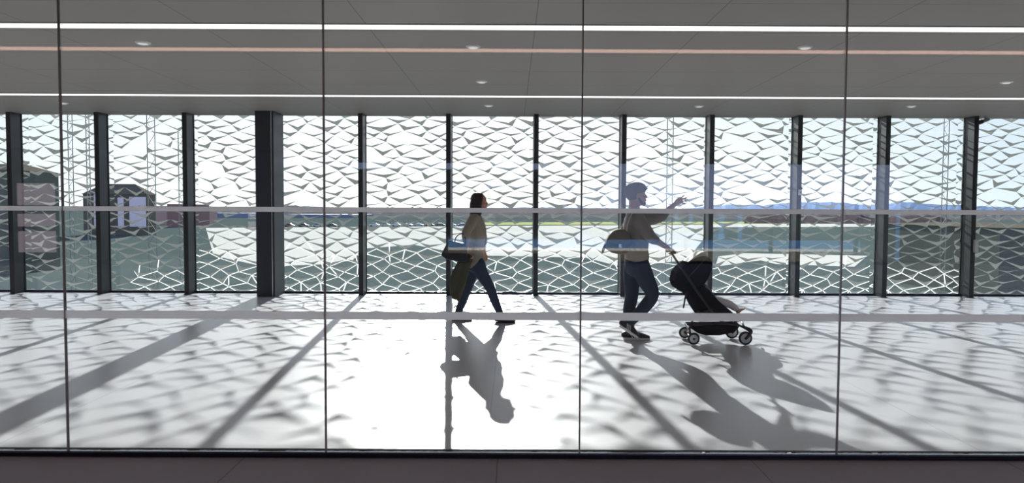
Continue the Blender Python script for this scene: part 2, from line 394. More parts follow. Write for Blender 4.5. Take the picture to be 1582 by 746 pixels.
patch('apron', [(1150, 391), (1340, 395), (1320, 412), (1200, 408), (1175, 402), (1105, 412), (1110, 396)], M['apron'], .04)
patch('field', [(740, 343.5), (1310, 342), (1330, 345.5), (735, 347.5)], M['field'], .06)
def ridge(name, pts, Y, dep, m, z0, jit, seed, kind='structure'):
    """a hill range: crest line from photo points, real depth behind and in front"""
    r = random.Random(seed); bm = bmesh.new(); cr = []
    for (xa, ya), (xb, yb) in zip(pts, pts[1:]):
        n = max(2, int((xb-xa)/6))
        for i in range(n):
            t = i/n; cr.append((xa+(xb-xa)*t, ya+(yb-ya)*t+r.uniform(-jit, jit)))
    cr.append(pts[-1]); rows = []
    for f, hh in ((-1, 0), (-.55, .55), (0, 1), (.6, .5), (1.2, 0)):
        row = []
        for x, y in cr:
            p = P(x, y, Y); top = p.z; row.append(bm.verts.new((p.x*(1+f*dep/Y), Y+f*dep, z0+(top-z0)*hh*(r.uniform(.9, 1.05) if 0 < hh < 1 else 1))))
        rows.append(row)
    for a, b in zip(rows, rows[1:]):
        for i in range(len(a)-1): bm.faces.new((a[i], a[i+1], b[i+1], b[i]))
    return tag(obj(name, bm, m), kind=kind)
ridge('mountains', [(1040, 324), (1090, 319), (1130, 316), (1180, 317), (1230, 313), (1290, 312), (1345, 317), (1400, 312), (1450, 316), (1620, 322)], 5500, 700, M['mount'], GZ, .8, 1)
ridge('mountains', [(430, 322), (470, 318), (520, 321), (700, 321), (850, 320), (1000, 322), (1060, 323)], 5200, 600, mat('haze_pale_mountain', (.30, .34, .38), .9, noise=.1, nscale=.002), GZ, .6, 2)  # farther range, its pale blue-grey colour stands in for haze
ridge('hill', [(300, 324), (345, 320), (400, 319), (440, 317), (500, 320), (560, 327), (700, 328), (860, 327), (1000, 327), (1100, 328), (1180, 326), (1300, 327), (1400, 329), (1460, 331), (1600, 334)], 900, 160, M['hill'], GZ, .9, 3)
ridge('hill', [(1150, 336), (1190, 331), (1240, 333), (1330, 332), (1345, 337), (1400, 333), (1440, 333), (1470, 340)], 480, 40, mat('brown_scrub', (.10, .075, .07), .9, noise=.5, nscale=.1), GZ, 1.0, 4)

def building(name, x0, x1, ytop, Y, dep, m, label, cat='building', base=GZ, roof=None, win=None, wm=None, group=None):
    a = P(x0, ytop, Y); b = P(x1, ytop, Y)
    t = thing(name, label, cat, ((a.x+b.x)/2, Y+dep/2, base), group)
    wl = obj('wall', B(((a.x, Y, base), (b.x, Y+dep, a.z))), m, t)
    if roof:
        bm = bmesh.new(); h = roof[1]; e = .02*(b.x-a.x)
        v = [bm.verts.new(q) for q in ((a.x-e, Y-e, a.z), (b.x+e, Y-e, a.z), (b.x+e, Y+dep+e, a.z), (a.x-e, Y+dep+e, a.z), (a.x+(b.x-a.x)*.25, Y+dep*.5, a.z+h), (a.x+(b.x-a.x)*.75, Y+dep*.5, a.z+h))]
        for f in ((0,1,5,4), (2,3,4,5), (1,2,5), (3,0,4), (3,2,1,0)): bm.faces.new([v[i] for i in f])
        obj('roof', bm, roof[0], t)
    if win:
        for (xa, ya, xb, yb) in win:
            p, q = P(xa, ya, Y), P(xb, yb, Y)
            obj('wall_panel', B(((p.x, Y-.15, q.z), (q.x, Y+.02, p.z))), wm, t)
    return t
M['bg1'] = mat('dark_green_cladding', (.13, .135, .11), .8, noise=.15, nscale=.3); M['bg2'] = mat('dark_roof', (.15, .13, .10), .8)
M['pink'] = mat('pale_lilac_cladding', (.85, .70, .72), .6); M['brown'] = mat('red_brown_render', (.52, .32, .26), .8, noise=.1, nscale=.2)
M['brown2'] = mat('dark_brown_render', (.28, .15, .13), .8); M['slate'] = mat('slate_blue_cladding', (.2, .23, .3), .7)
building('hall_building', -60, 20, 262, 80, 8, M['bg1'], 'large dark green-grey hall outside at the left edge', roof=(M['bg2'], .9), base=GZ)
building('terminal_building', 128, 226, 300, 200, 5, M['bg2'], 'dark low building outside with pale lilac wall panels', roof=(M['bg2'], 3),
         win=[(145, 297.5, 164, 350), (182, 305, 192, 350), (200, 304, 226, 350)], wm=M['pink'])
building('apartment_building', 240, 257, 318, 330, 30, M['brown'], 'reddish brown block outside, leftmost of the three in a row', group=None)
building('apartment_building', 258, 275, 315, 290, 30, M['brown2'], 'dark brown tower block outside, middle of the three in a row')
building('apartment_building', 280, 294, 322, 330, 30, M['brown'], 'lower reddish block outside, rightmost of the three in a row')
building('warehouse', 312, 402, 329, 620, 50, M['slate'], 'long low slate blue warehouse outside left of the wide dark column')
building('warehouse', 442, 560, 331, 640, 50, M['slate'], 'long low slate blue warehouse outside right of the wide dark column')
building('white_shed', 1215, 1245, 332, 500, 25, mat('white_sheet', (.8, .8, .8), .6), 'small white shed far away on the airfield right of the pushchair')
building('dark_building', 1545, 1680, 352, 60, 20, M['bg1'], 'low dark green-grey building outside at the right edge', roof=(M['bg2'], .35))
# floodlight masts outside
M['mast'] = mat('galvanised_steel', (.24, .23, .19), .6, 0)
def mast(x, ytop, w, Y, label):
    p = P(x, ytop, Y); hw = w/2/F*Y; t = thing('lattice_mast', label, 'mast', (p.x, Y, GZ), 'slim masts outside the facade')
    r = .012*Y/20
    for sx in (-1, 1):
        obj('upright', cyl(bmesh.new(), (p.x+sx*hw, Y, GZ), (p.x+sx*hw, Y, p.z), r, 8), M['mast'], t)
    bm = bmesh.new(); n = int((p.z-GZ)/(hw*3)); s = 1
    for i in range(n):
        za, zb = GZ+(p.z-GZ)*i/n, GZ+(p.z-GZ)*(i+1)/n; cyl(bm, (p.x-s*hw, Y, za), (p.x+s*hw, Y, zb), r*.5, 6); s = -s
    obj('bracing', bm, M['mast'], t)
mast(107, 150, 7, 34, 'slim lattice mast outside, nearest the left edge of the photo'); mast(134, 150, 5, 36, 'slim lattice mast outside, second from the left edge')
mast(232, 150, 12, 34, 'wider slim lattice mast outside above the lilac panelled building')
mast(279, 202, 8, 46, 'shorter slim lattice mast outside beside the brown blocks'); mast(1036, 180, 9, 60, 'slim lattice mast outside above the pushchair')
mast(1464, 150, 8, 34, 'slim lattice mast outside near the right edge of the photo')
# parked cars far outside
cr = random.Random(5)
cmats = [(mat('car_paint_'+n, c, .3, coat=.5), n) for n, c in (('dark', (.06, .06, .08)), ('white', (.8, .8, .8)), ('blue', (.08, .12, .25)), ('red', (.3, .06, .05)), ('silver', (.5, .5, .52)))]
M['carglass'] = mat('car_glass', (.02, .025, .03), .1)
for i in range(13):
    x = 446 + i*22 if i < 4 else 578 + (i-4)*17; y = 350.5 if i < 4 else 349.5
    g = G(x, y, GZ+.04); m, cn = cmats[cr.choice((0, 1, 0, 2, 3, 4, 1))]; ww = 4.4 if i < 4 else 4.6; Y = g.y; X = g.x; z = GZ+.04
    t = thing('parked_car', f'far small parked car on the apron outside, {"by the wide dark column" if i < 4 else "left of the walking woman"}', 'car', (X, Y, z), 'parked cars by the wide dark column' if i < 4 else 'parked cars left of the woman')
    prof = [Vector((X+u*ww, 0, z+v)) for u, v in ((-.5, .3), (-.5, .85), (-.3, .95), (-.18, 1.45), (.15, 1.45), (.28, .95), (.48, .8), (.5, .3))]
    bevel(obj('car_body', prism(bmesh.new(), prof, Y, Y+1.8), m, t), .06)
    obj('windows', prism(bmesh.new(), [Vector((X+u*ww, 0, z+v)) for u, v in ((-.27, .97), (-.17, 1.4), (.14, 1.4), (.25, .97))], Y-.02, Y+1.82), M['carglass'], t)
    for u in (-.3, .31):
        for yy in (Y+.08, Y+1.72): obj('wheel', cyl(bmesh.new(), (X+u*ww, yy-.1, z+.32), (X+u*ww, yy+.1, z+.32), .32, 14), M['black'], t)

# ---------------------------------------------------------------- behind the camera (seen mirrored in the partition)
M['barrier'] = mat('blue_barrier', (.05, .20, .45), .5); M['whiteb'] = mat('white_band', (.75, .75, .75), .5)
M['shop'] = emit('backlit_panel', (1, .80, .90), 1.7); M['shopdark'] = mat('kiosk_frame', (.08, .06, .07), .5)
def VP(x, y, D): return Vector(((x-W/2)/F*D, 2*YG-D, EYE-(y-325-(x-791)*.0044)/F*D))
t = thing('kiosk', 'pink-lit kiosk mirrored in the glass at the far left', 'kiosk', (*VP(55, 400, 19).xy, 0))
a, b = VP(24, 283, 19), VP(86, 392, 19)
obj('carcass', B(((a.x-.05, a.y-.5, 0), (b.x+.05, a.y-.04, a.z+.05))), M['shopdark'], t)
for y0, y1 in ((283, 317), (330, 350), (357, 390)):
    p, q = VP(26, y0, 19), VP(84, y1, 19); obj('light_panel', B(((p.x, a.y-.045, q.z), (q.x, a.y-.02, p.z))), M['shop'], t)
# window mullions of the back wall
for i, x in enumerate((4.9, 7.3, 9.7)):
    tag(obj('trim_%d' % (i+1), B(((x-.03, YB-.25, WZ0), (x+.03, YB-.1, WZ1))), M['post']), kind='structure')
D = 60
t = thing('barrier_wall', 'long blue barrier with white edge mirrored low in the glass', 'barrier', (VP(1000, 380, D).x, 2*YG-D, GZ))
a, b = VP(692, 369, D), VP(1330, 385, D)
obj('blue_board', B(((a.x, a.y-.2, b.z), (b.x, a.y, a.z))), M['barrier'], t)
obj('white_rail', B(((a.x, a.y-.25, b.z-.22), (b.x, a.y+.05, b.z))), M['whiteb'], t)
obj('footing', B(((a.x, a.y-.3, GZ), (b.x, a.y+.02, b.z-.22))), M['bg2'], t)
for x in (1116, 1145, 1390, 1401):
    p = VP(x, 331, D); tag(bevel(obj('blue_pillar', B(((p.x-.2, p.y-.6, GZ), (p.x+.2, p.y-.25, p.z))), M['barrier'], loc=(p.x, p.y-.4, GZ)), .03),
        'blue square pillar mirrored in the glass right of the pushchair', 'pillar', 'blue pillars mirrored in the glass')

# ---------------------------------------------------------------- people
M['skin_w'] = mat('skin_tan', (.50, .28, .20), .5, noise=.05, nscale=14)
M['skin_m'] = mat('skin_brown', (.36, .19, .13), .5, noise=.06, nscale=14)
M['hair'] = mat('dark_brown_hair', (.035, .022, .018), .45, noise=.3, nscale=60, bump=.4, bscale=120)
M['denim_w'] = mat('navy_denim', (.022, .035, .070), .8, noise=.18, nscale=30, bump=.25, bscale=25)
M['denim_m'] = mat('dark_denim', (.018, .028, .045), .8, noise=.2, nscale=30, bump=.25, bscale=25)
M['blouse'] = mat('taupe_blouse', (.30, .26, .21), .8, noise=.12, nscale=10, bump=.5, bscale=14)
M['shirt'] = mat('grey_taupe_shirt', (.21, .18, .18), .85, noise=.10, nscale=9, bump=.5, bscale=12)
M['olive'] = mat('olive_cloth', (.055, .052, .030), .9, noise=.2, nscale=12, bump=.6, bscale=16)
M['bagblack'] = mat('black_leather', (.015, .017, .024), .6, noise=.1, bump=.15, bscale=50)
M['bagbrown'] = mat('brown_canvas', (.11, .080, .065), .8, noise=.15, nscale=25, bump=.3, bscale=60)
M['webbing'] = mat('pale_webbing', (.55, .53, .45), .8)
M['cap'] = mat('dark_grey_felt', (.09, .09, .10), .9, noise=.15, nscale=40, bump=.3, bscale=80)
M['shoe'] = mat('black_shoe', (.014, .014, .017), .5, bump=.15, bscale=50); M['white'] = mat('white_rubber', (.75, .75, .75), .5)
M['eye'] = mat('eye_white', (.7, .7, .68), .2); M['iris'] = mat('dark_iris', (.02, .012, .01), .15); M['lip'] = mat('lips', (.42, .16, .14), .45)
M['beard'] = mat('black_beard', (.012, .010, .009), .8, bump=.5, bscale=150)

def head(bm, c, Hh, tilt=0., wscale=1.):
    """face looks towards +X; c is the point halfway up the skull"""
    Mx = Matrix.Translation(Vector(c)) @ Matrix.Rotation(tilt, 4, 'Y')
    prof = [(0, .33, .12, .12), (.05, .37, .02, .19), (.12, .375, -.10, .235), (.2, .37, -.26, .27), (.3, .37, -.37, .295), (.4, .365, -.425, .31), (.5, .345, -.455, .315), (.6, .365, -.475, .325),
            (.7, .355, -.475, .33), (.8, .31, -.44, .31), (.88, .23, -.37, .255), (.95, .11, -.26, .16), (.99, .0, -.15, .06)]
    rings = []; n = 24
    for t, fx, bx, wy in prof:
        cx, rx = (fx+bx)/2, (fx-bx)/2; r = []
        for k in range(n):
            q = 2*math.pi*k/n; r.append(bm.verts.new(Mx @ Vector(((cx+math.cos(q)*rx)*Hh, math.sin(q)*wy*Hh*wscale, (t-.5)*Hh))))
        rings.append(r)
    for a, b in zip(rings, rings[1:]):
        for k in range(n): bm.faces.new((a[k], a[(k+1) % n], b[(k+1) % n], b[k]))
    bm.faces.new(rings[0][::-1]); bm.faces.new(rings[-1])
    L = lambda x, y, z: Mx @ Vector((x*Hh, y*Hh, (z-.5)*Hh))
    loft(bm, [L(.33, 0, .57), L(.40, 0, .47), L(.445, 0, .39), L(.40, 0, .355)], [(.03*Hh, .03*Hh), (.035*Hh, .04*Hh), (.055*Hh, .045*Hh), (.05*Hh, .03*Hh)], n=10)
    for s in (-1, 1):
        ell(bm, L(-.04, s*.325, .46), (.065*Hh, .035*Hh, .115*Hh), n=12)
        ell(bm, L(.32, s*.12, .585), (.05*Hh, .11*Hh, .035*Hh), n=10)      # brow
        ell(bm, L(.27, s*.16, .40), (.09*Hh, .09*Hh, .07*Hh), n=10)        # cheek
    ell(bm, L(.37, 0, .255), (.045*Hh, .10*Hh, .03*Hh), n=10); ell(bm, L(.365, 0, .215), (.045*Hh, .09*Hh, .028*Hh), n=10)
    ell(bm, L(.33, 0, .075), (.07*Hh, .10*Hh, .07*Hh), n=10)
    return L
def face_parts(L, Hh, body):
    for s in (-1, 1):
        e = obj('eye', ell(bmesh.new(), L(.325, s*.13, .50), (.04*Hh, .055*Hh, .032*Hh), n=14), M['eye'], body, True)
        obj('iris', ell(bmesh.new(), L(.352, s*.135, .50), (.016*Hh, .024*Hh, .024*Hh), n=12), M['iris'], body, True)
    obj('lips', ell(bmesh.new(), L(.40, 0, .238), (.022*Hh, .085*Hh, .026*Hh), n=14), M['lip'], body, True)
def hand(bm, wrist, d, palm, k=1., curl=(10, 15, 10), spread=6, thumb_side=1, thumb_curl=20, sizes=None):
    """d: direction towards the fingers; palm: the way the palm faces; thumb on thumb_side * (d x palm)"""
    d = Vector(d).normalized(); p = Vector(palm); p = (p - d*p.dot(d)).normalized(); s = d.cross(p)*thumb_side; w = Vector(wrist)
    loft(bm, [w-d*.02*k, w+d*.015*k, w+d*.045*k, w+d*.082*k], [(.026*k, .020*k), (.030*k, .018*k), (.040*k, .017*k), (.041*k, .014*k)], n=14, side=s)
    for i, (off, ln) in enumerate(((.030, .072), (.010, .080), (-.011, .074), (-.031, .058))):
        b = w + d*(.080-abs(off)*.15)*k + s*off*k
        yaw = math.radians(spread)*(1.5-i)/1.5; dd = (d*math.cos(yaw)+s*math.sin(yaw)).normalized(); ax = dd.cross(p).normalized()
        cc = sizes[i] if sizes else curl; pts = [b - dd*.02*k, b]; ang = 0; q = b.copy()
        for frac, c in zip((.45, .30, .25), cc):
            ang += math.radians(c); v = dd*math.cos(ang)+p*math.sin(ang); q = q+v*ln*k*frac; pts.append(q.copy())
        loft(bm, pts, [.0098*k, .0092*k, .0085*k, .0078*k, .0066*k], n=10, side=s)
    b = w + d*.020*k + s*.026*k; dd = (d*.62+s*.72+p*.25).normalized(); m1 = b+dd*.040*k
    dd2 = (d*math.cos(math.radians(thumb_curl))*1. + s*.35 + p*math.sin(math.radians(thumb_curl))).normalized(); m2 = m1+dd2*.030*k
    dd3 = (d + p*math.sin(math.radians(thumb_curl*1.6))+s*.1).normalized()
    loft(bm, [b-dd*.012*k, b, m1, m2, m2+dd3*.022*k], [.014*k, .0145*k, .0115*k, .0098*k, .0078*k], n=10, side=p)
def foot(bm, heel, toe, ankle, k=1., w=.046):
    """shoe shape from the heel to the toe, sole along the heel-toe line"""
    h, t, a = Vector(heel), Vector(toe), Vector(ankle); v = t-h; L_ = v.length; u = v.normalized(); up = Vector((-u.z, 0, u.x))
    pts = [(.02, .038, .030, .040), (.15, .045, .033, .050), (.30, .050, .036, .055), (.45, .045, .040, .046), (.62, .036, .046, .036), (.80, .028, .046, .027), (.94, .020, .034, .019)]
    loft(bm, [h+u*f*L_+up*(b) for f, b, c, d_ in pts], [(c*w/.046, min(b*.98, d_)) for f, b, c, d_ in pts], n=18)
    loft(bm, [a, (a+h+u*.22*L_+up*.05)/2, h+u*.24*L_+up*.045], [.040, .040, .042], n=16)
def sole(bm, heel, toe, w=.046, th=.018):
    h, t = Vector(heel), Vector(toe); v = t-h; L_ = v.length; u = v.normalized(); up = Vector((-u.z, 0, u.x))
    top, bot = [], []
    for sgn in (1, -1):
        seq = [(0, .5), (.05, .72), (.2, .80), (.4, .78), (.6, .98), (.75, 1.0), (.9, .75), (1, .3)]
        if sgn < 0: seq = seq[::-1]
        for f, ww in seq:
            q = h+u*f*L_+Vector((0, sgn*ww*w, 0)); bot.append(bm.verts.new(q)); top.append(bm.verts.new(q+up*th))
    n = len(top); bm.faces.new(top); bm.faces.new(bot[::-1])
    for i in range(n): bm.faces.new((bot[i], bot[(i+1) % n], top[(i+1) % n], top[i]))
    bmesh.ops.recalc_face_normals(bm, faces=bm.faces)

# ---- the woman
Y0 = 9.35
def w(x, y, dy=0.): return P(x, y, Y0+dy)
wo = thing('person', 'woman walking in taupe blouse and navy jeans, carrying a black handbag and an olive jacket', 'person', (w(740, 498).x, Y0, 0))
bm = bmesh.new(); Hh = .232
hc = w(741.5, 312); L = head(bm, hc, Hh, R(2))
sloft(bm, [w(737, 318), w(736, 327), w(735, 336)], [(.052, .052), (.050, .052), (.060, .058)])
sloft(bm, [w(736, 333), w(736, 338), w(736, 350), w(735, 365), w(733, 382), w(733, 398), w(734, 408)], [(.07, .05), (.15, .07), (.165, .085), (.15, .09), (.12, .078), (.14, .095), (.15, .10)])
Rn, Rf = -.085, .085
fl = [w(738, 406, Rn), w(745, 424, Rn), w(757, 444, Rn), w(763, 461, Rn), w(773, 485, Rn), w(775, 490, Rn)]
rl = [w(733, 406, Rf), w(728, 425, Rf), w(722, 445, Rf), w(715, 464, Rf), w(707, 485, Rf), w(706, 490, Rf)]
sloft(bm, fl, [.075, .068, .050, .048, .034, .034]); sloft(bm, rl, [.075, .068, .050, .048, .034, .034])
# near arm: elbow bent behind, forearm forward and down with the jacket over it
sh, el, wr = w(731, 339, -.17), w(721, 362, -.25), w(720, 394, -.25)
sloft(bm, [w(734, 338, -.11), sh, (sh+el)/2, el], [.050, .046, .040, .034]); sloft(bm, [el, (el*.6+wr*.4), wr], [.035, .032, .023])
hand(bm, wr, w(729, 402, -.25)-wr, (.7, .4, .5), .92, curl=(50, 60, 40), thumb_side=-1)
sh2, el2, wr2 = w(738, 340, .17), w(746, 364, .24), w(748, 390, .20)
sloft(bm, [w(737, 338, .11), sh2, (sh2+el2)/2, el2], [.050, .046, .040, .034]); sloft(bm, [el2, (el2*.6+wr2*.4), wr2], [.035, .032, .023])
hand(bm, wr2, (.15, -.1, -1), (0, -1, 0), .92, curl=(20, 25, 20), thumb_side=1)
body = remesh(obj('body', bm, M['skin_w'], wo, True), .0055, 3)
face_parts(L, Hh, wo)
# hair: cap of hair and a long fall behind the shoulders
bm = bmesh.new(); Lh = lambda x, y, z: L(x, y, z)
ell(bm, L(-.13, 0, .665), (.415*Hh, .375*Hh, .40*Hh), n=24)
sloft(bm, [L(-.22, 0, .70), L(-.27, 0, .40), L(-.27, 0, .05), L(-.24, 0, -.35), L(-.24, 0, -.66)], [(.33*Hh, .25*Hh), (.38*Hh, .30*Hh), (.50*Hh, .30*Hh), (.66*Hh, .30*Hh), (.55*Hh, .16*Hh)])
for s in (-1, 1): sloft(bm, [L(.06, s*.20, .94), L(.02, s*.34, .66), L(-.06, s*.375, .30), L(-.05, s*.36, -.10), L(-.05, s*.33, -.50)], [(.08*Hh, .09*Hh), (.05*Hh, .15*Hh), (.07*Hh, .19*Hh), (.08*Hh, .17*Hh), (.05*Hh, .08*Hh)])
remesh(obj('hair', bm, M['hair'], wo, True), .007, 4)
for f in (0,):
    bm = bmesh.new()
    sloft(bm, [w(735, 333), w(736, 337), w(736.5, 345), w(737, 357), w(736, 370), w(734, 384), w(733, 396), w(734, 404)], [(.08, .055), (.175, .08), (.20, .105), (.19, .125), (.165, .115), (.16, .112), (.175, .125), (.18, .13)])
    sloft(bm, [w(734, 338, -.12), sh, (sh+el)/2+Vector((-.01, 0, 0)), el+Vector((-.01, 0, .01)), el*.7+wr*.3], [.07, .068, .062, .056, .05])
    sloft(bm, [w(737, 338, .12), sh2, (sh2+el2)/2, el2, el2*.6+wr2*.4], [.07, .066, .060, .055, .05])
    remesh(obj('blouse', bm, M['blouse'], wo, True), .008, 5)
    bm = bmesh.new()
    sloft(bm, [w(734, 393), w(734, 400), w(735, 409)], [(.15, .105), (.165, .118), (.165, .115)])
    sloft(bm, [w(738, 407, Rn)]+fl[1:5], [(.088, .098), (.083, .086), (.062, .066), (.058, .060), (.043, .045)])
    sloft(bm, [w(733, 407, Rf)]+rl[1:5], [(.088, .098), (.083, .086), (.062, .066), (.058, .060), (.043, .045)])
    remesh(obj('jeans', bm, M['denim_w'], wo, True), .007, 4)
def zfix(v, z): v = v.copy(); v.z = z; return v
for (hx, tx, dy, an) in ((698, 729, Rf, rl[-1]), (765, 796, Rn, fl[-1])):
    h_, t_ = zfix(w(hx, 497, dy), .006), zfix(w(tx, 497, dy), .006)
    bm = bmesh.new(); foot(bm, h_+Vector((0, 0, .01)), t_+Vector((0, 0, .004)), an, w=.042); sh_ = remesh(obj('shoe', bm, M['shoe'], wo, True), .006, 3)
    bm = bmesh.new(); sole(bm, zfix(h_, 0), zfix(t_, 0), .044, .016); bevel(sub('sole', bm, M['black'], sh_), .003)
    sh_.children[0].location = (0, 0, 0)
# handbag hanging on her forearm
by = Y0-.27
hb = thing('handbag', 'black leather handbag hanging behind the walking woman', 'handbag', P(702, 390, by), )
o = obj('bag_body', prism(bmesh.new(), PL([(682, 394), (684, 389), (692, 373), (696, 371), (718, 376), (722, 381), (722, 403), (718, 405), (690, 400)], by), by-.075, by+.075), M['bagblack'], hb); bevel(o, .02, 3)
for dy in (-.045, .045):
    obj('handle', sloft(bmesh.new(), [P(702, 375, by+dy), P(705, 366, by+dy), P(712, 361, by+dy*.6), P(718, 364, by+dy*.6), P(719, 378, by+dy)], [.007]*5, n=10), M['bagblack'], hb, True)
obj('top_zip', B(((P(694, 372, by).x, by-.01, P(694, 371, by).z-.005), (P(700, 372, by).x, by+.01, P(700, 371, by).z+.006))), M['chrome'], hb)
obj('front_pocket', prism(bmesh.new(), PL([(690, 392), (694, 382), (716, 385), (716, 400), (698, 397)], by), by-.082, by-.07), M['bagblack'], hb)
# jacket draped over the forearm
jk = thing('jacket', 'olive jacket draped over the forearm of the woman, hanging below her handbag', 'jacket', P(712, 425, by+.02))
bm = bmesh.new(); jy = by+.03
sloft(bm, [P(722, 399, jy), P(716, 410, jy), P(710, 428, jy), P(705, 446, jy), P(704, 458, jy)], [(.06, .075), (.075, .09), (.07, .10), (.06, .085), (.045, .055)])
sloft(bm, [P(712, 405, jy-.05), P(703, 425, jy-.06), P(700, 440, jy-.05), P(699, 455, jy-.03)], [(.03, .04), (.04, .05), (.04, .045), (.03, .03)])
sloft(bm, [P(722, 404, jy+.04), P(717, 425, jy+.05), P(712, 444, jy+.04), P(708, 461, jy+.02)], [(.03, .04), (.04, .045), (.035, .05), (.02, .03)])
remesh(obj('cloth', bm, M['olive'], jk, True), .009, 3, .4)
bm = bmesh.new(); sloft(bm, [P(706, 456, jy-.05), P(708, 463, jy-.04)], [(.03, .028), (.026, .022)]); obj('cuff', bm, M['olive'], jk, True)

# ---- the man
Y0m = 8.0
def m_(x, y, dy=0.): return P(x, y, Y0m+dy)
ma = thing('person', 'man in grey cap, taupe shirt and dark jeans pointing ahead while pushing the pushchair', 'person', (m_(980, 525).x, Y0m, 0))
bm = bmesh.new(); Hm = .238
hc = m_(984.5, 301.5); L = head(bm, hc, Hm, R(-3), 1.02)
sloft(bm, [m_(980, 309), m_(980, 320), m_(981, 331)], [(.062, .062), (.060, .062), (.075, .070)])
sloft(bm, [m_(982, 328), m_(982, 333), m_(981, 345), m_(981, 362), m_(982, 380), m_(983, 396), m_(983, 408)], [(.09, .06), (.18, .08), (.20, .115), (.185, .12), (.155, .11), (.15, .11), (.15, .115)])
nl = [m_(987, 408, -.09), m_(998, 432, -.09), m_(1007.5, 455, -.09), m_(995, 475, -.09), m_(974, 497, -.09), m_(969, 502, -.09)]
sl_ = [m_(978, 408, .09), m_(976, 432, .09), m_(976, 456, .09), m_(972, 478, .09), m_(972, 505, .09), m_(972, 511, .09)]
for q in (nl, sl_): sloft(bm, q, [.085, .078, .058, .055, .040, .040])
# far arm raised, pointing
s2, e2, w2 = m_(990, 339, .19), m_(1021, 335, .22), m_(1042, 316, .20)
sloft(bm, [m_(984, 337, .12), s2, (s2+e2)/2, e2], [.058, .055, .046, .040]); sloft(bm, [e2, e2*.6+w2*.4, w2], [.041, .038, .027])
hand(bm, w2, m_(1060, 305, .20)-w2, (.35, -.75, -.45), 1.0, spread=16, thumb_side=-1, thumb_curl=15, sizes=[(2, 4, 4), (12, 10, 8), (24, 18, 12), (36, 24, 14)])
# near arm down to the handle
s1, e1, w1 = m_(988, 342, -.21), m_(1006, 367, -.26), m_(1031, 382.5, -.12)
sloft(bm, [m_(984, 338, -.13), s1, (s1+e1)/2, e1], [.058, .056, .047, .041]); sloft(bm, [e1, e1*.6+w1*.4, w1], [.042, .038, .027])
hand(bm, w1, m_(1041, 387, -.07)-w1, (-.3, .05, -.9), 1.0, curl=(45, 65, 45), spread=2, thumb_side=1, thumb_curl=45)
body = remesh(obj('body', bm, M['skin_m'], ma, True), .0055, 3)
face_parts(L, Hm, ma)
bm = bmesh.new(); ell(bm, L(.29, 0, .10), (.105*Hm, .19*Hm, .13*Hm), n=18); ell(bm, L(.375, 0, .30), (.035*Hm, .12*Hm, .025*Hm), n=12)
for s in (-1, 1): sloft(bm, [L(.02, s*.30, .34), L(.10, s*.285, .20), L(.22, s*.20, .10)], [(.03*Hm, .05*Hm), (.035*Hm, .065*Hm), (.05*Hm, .08*Hm)])
remesh(obj('beard', bm, M['beard'], ma, True), .005, 2)
bm = bmesh.new(); ell(bm, L(-.13, 0, .52), (.40*Hm, .348*Hm, .36*Hm), n=22)
remesh(obj('hair', bm, M['hair'], ma, True), .007, 2)
bm = bmesh.new()
ell(bm, L(-.085, 0, .77), (.54*Hm, .41*Hm, .345*Hm), Matrix.Rotation(R(-10), 3, 'Y'), n=26); ell(bm, L(-.26, 0, .58), (.31*Hm, .365*Hm, .34*Hm), n=20)
cp = remesh(obj('cap', bm, M['cap'], ma, True), .007, 3)
bm = bmesh.new(); sloft(bm, [L(.28, 0, .74), L(.40, 0, .76), L(.47, 0, .80)], [(.30*Hm, .05*Hm), (.27*Hm, .045*Hm), (.16*Hm, .035*Hm)])
bmr = sub('cap_peak', bm, M['black'], cp, True)
bm = bmesh.new()
sloft(bm, [m_(981, 327), m_(981, 332), m_(981, 342), m_(982, 356), m_(983, 372), m_(983, 386), m_(984, 398)], [(.095, .065), (.20, .09), (.23, .125), (.22, .140), (.20, .138), (.19, .132), (.19, .137)])
sloft(bm, [m_(984, 337, .13), s2, s2*.5+e2*.5-Vector((0, 0, .012)), e2, e2*.72+w2*.28], [.078, .078, .070, .060, .052])
sloft(bm, [m_(984, 338, -.14), s1, (s1+e1)/2, e1, e1*.75+w1*.25], [.080, .080, .072, .062, .052])
remesh(obj('shirt', bm, M['shirt'], ma, True), .008, 5)
bm = bmesh.new()
sloft(bm, [m_(984, 394), m_(983, 401), m_(983, 411)], [(.16, .118), (.17, .13), (.17, .128)])
sloft(bm, [m_(988, 409, -.09)]+nl[1:5], [(.10, .112), (.095, .10), (.072, .077), (.068, .070), (.055, .055)])
sloft(bm, [m_(978, 409, .09)]+sl_[1:5], [(.10, .108), (.094, .094), (.072, .076), (.068, .070), (.058, .060)])
remesh(obj('jeans', bm, M['denim_m'], ma, True), .007, 4)
bm = bmesh.new()
for (x, y) in ((964, 397),): pass
def trainer(h_, t_, an):
    u = (t_-h_).normalized(); up = Vector((-u.z, 0, u.x)); L_ = (t_-h_).length
    bm = bmesh.new(); foot(bm, h_+up*.016, t_+up*.010, an, w=.048); s = remesh(obj('shoe', bm, M['shoe'], ma, True), .006, 3)
    bm = bmesh.new(); sole(bm, h_, t_, .050, .026); b = bevel(sub('sole', bm, M['white'], s), .005)
    for f in (.34, .42, .50):
        for yy in (-1, 1):
            p0 = h_+u*f*L_+up*.024+Vector((0, yy*.047, 0)); p1 = h_+u*(f-.12)*L_+up*.080+Vector((0, yy*.040, 0))
            sub('side_stripe', loft(bmesh.new(), [p0, (p0+p1)/2+Vector((0, yy*.003, 0)), p1], [(.003, .0035)]*3, n=8), M['white'], s, True)
    for f in (.42, .50, .58):
        p = h_+u*f*L_+up*(.098-(f-.42)*.22); sub('lace', loft(bmesh.new(), [p+Vector((0, -.028, -.004)), p, p+Vector((0, .028, -.004))], [.004]*3, n=8, side=(0, 0, 1)), M['white'], s, True)
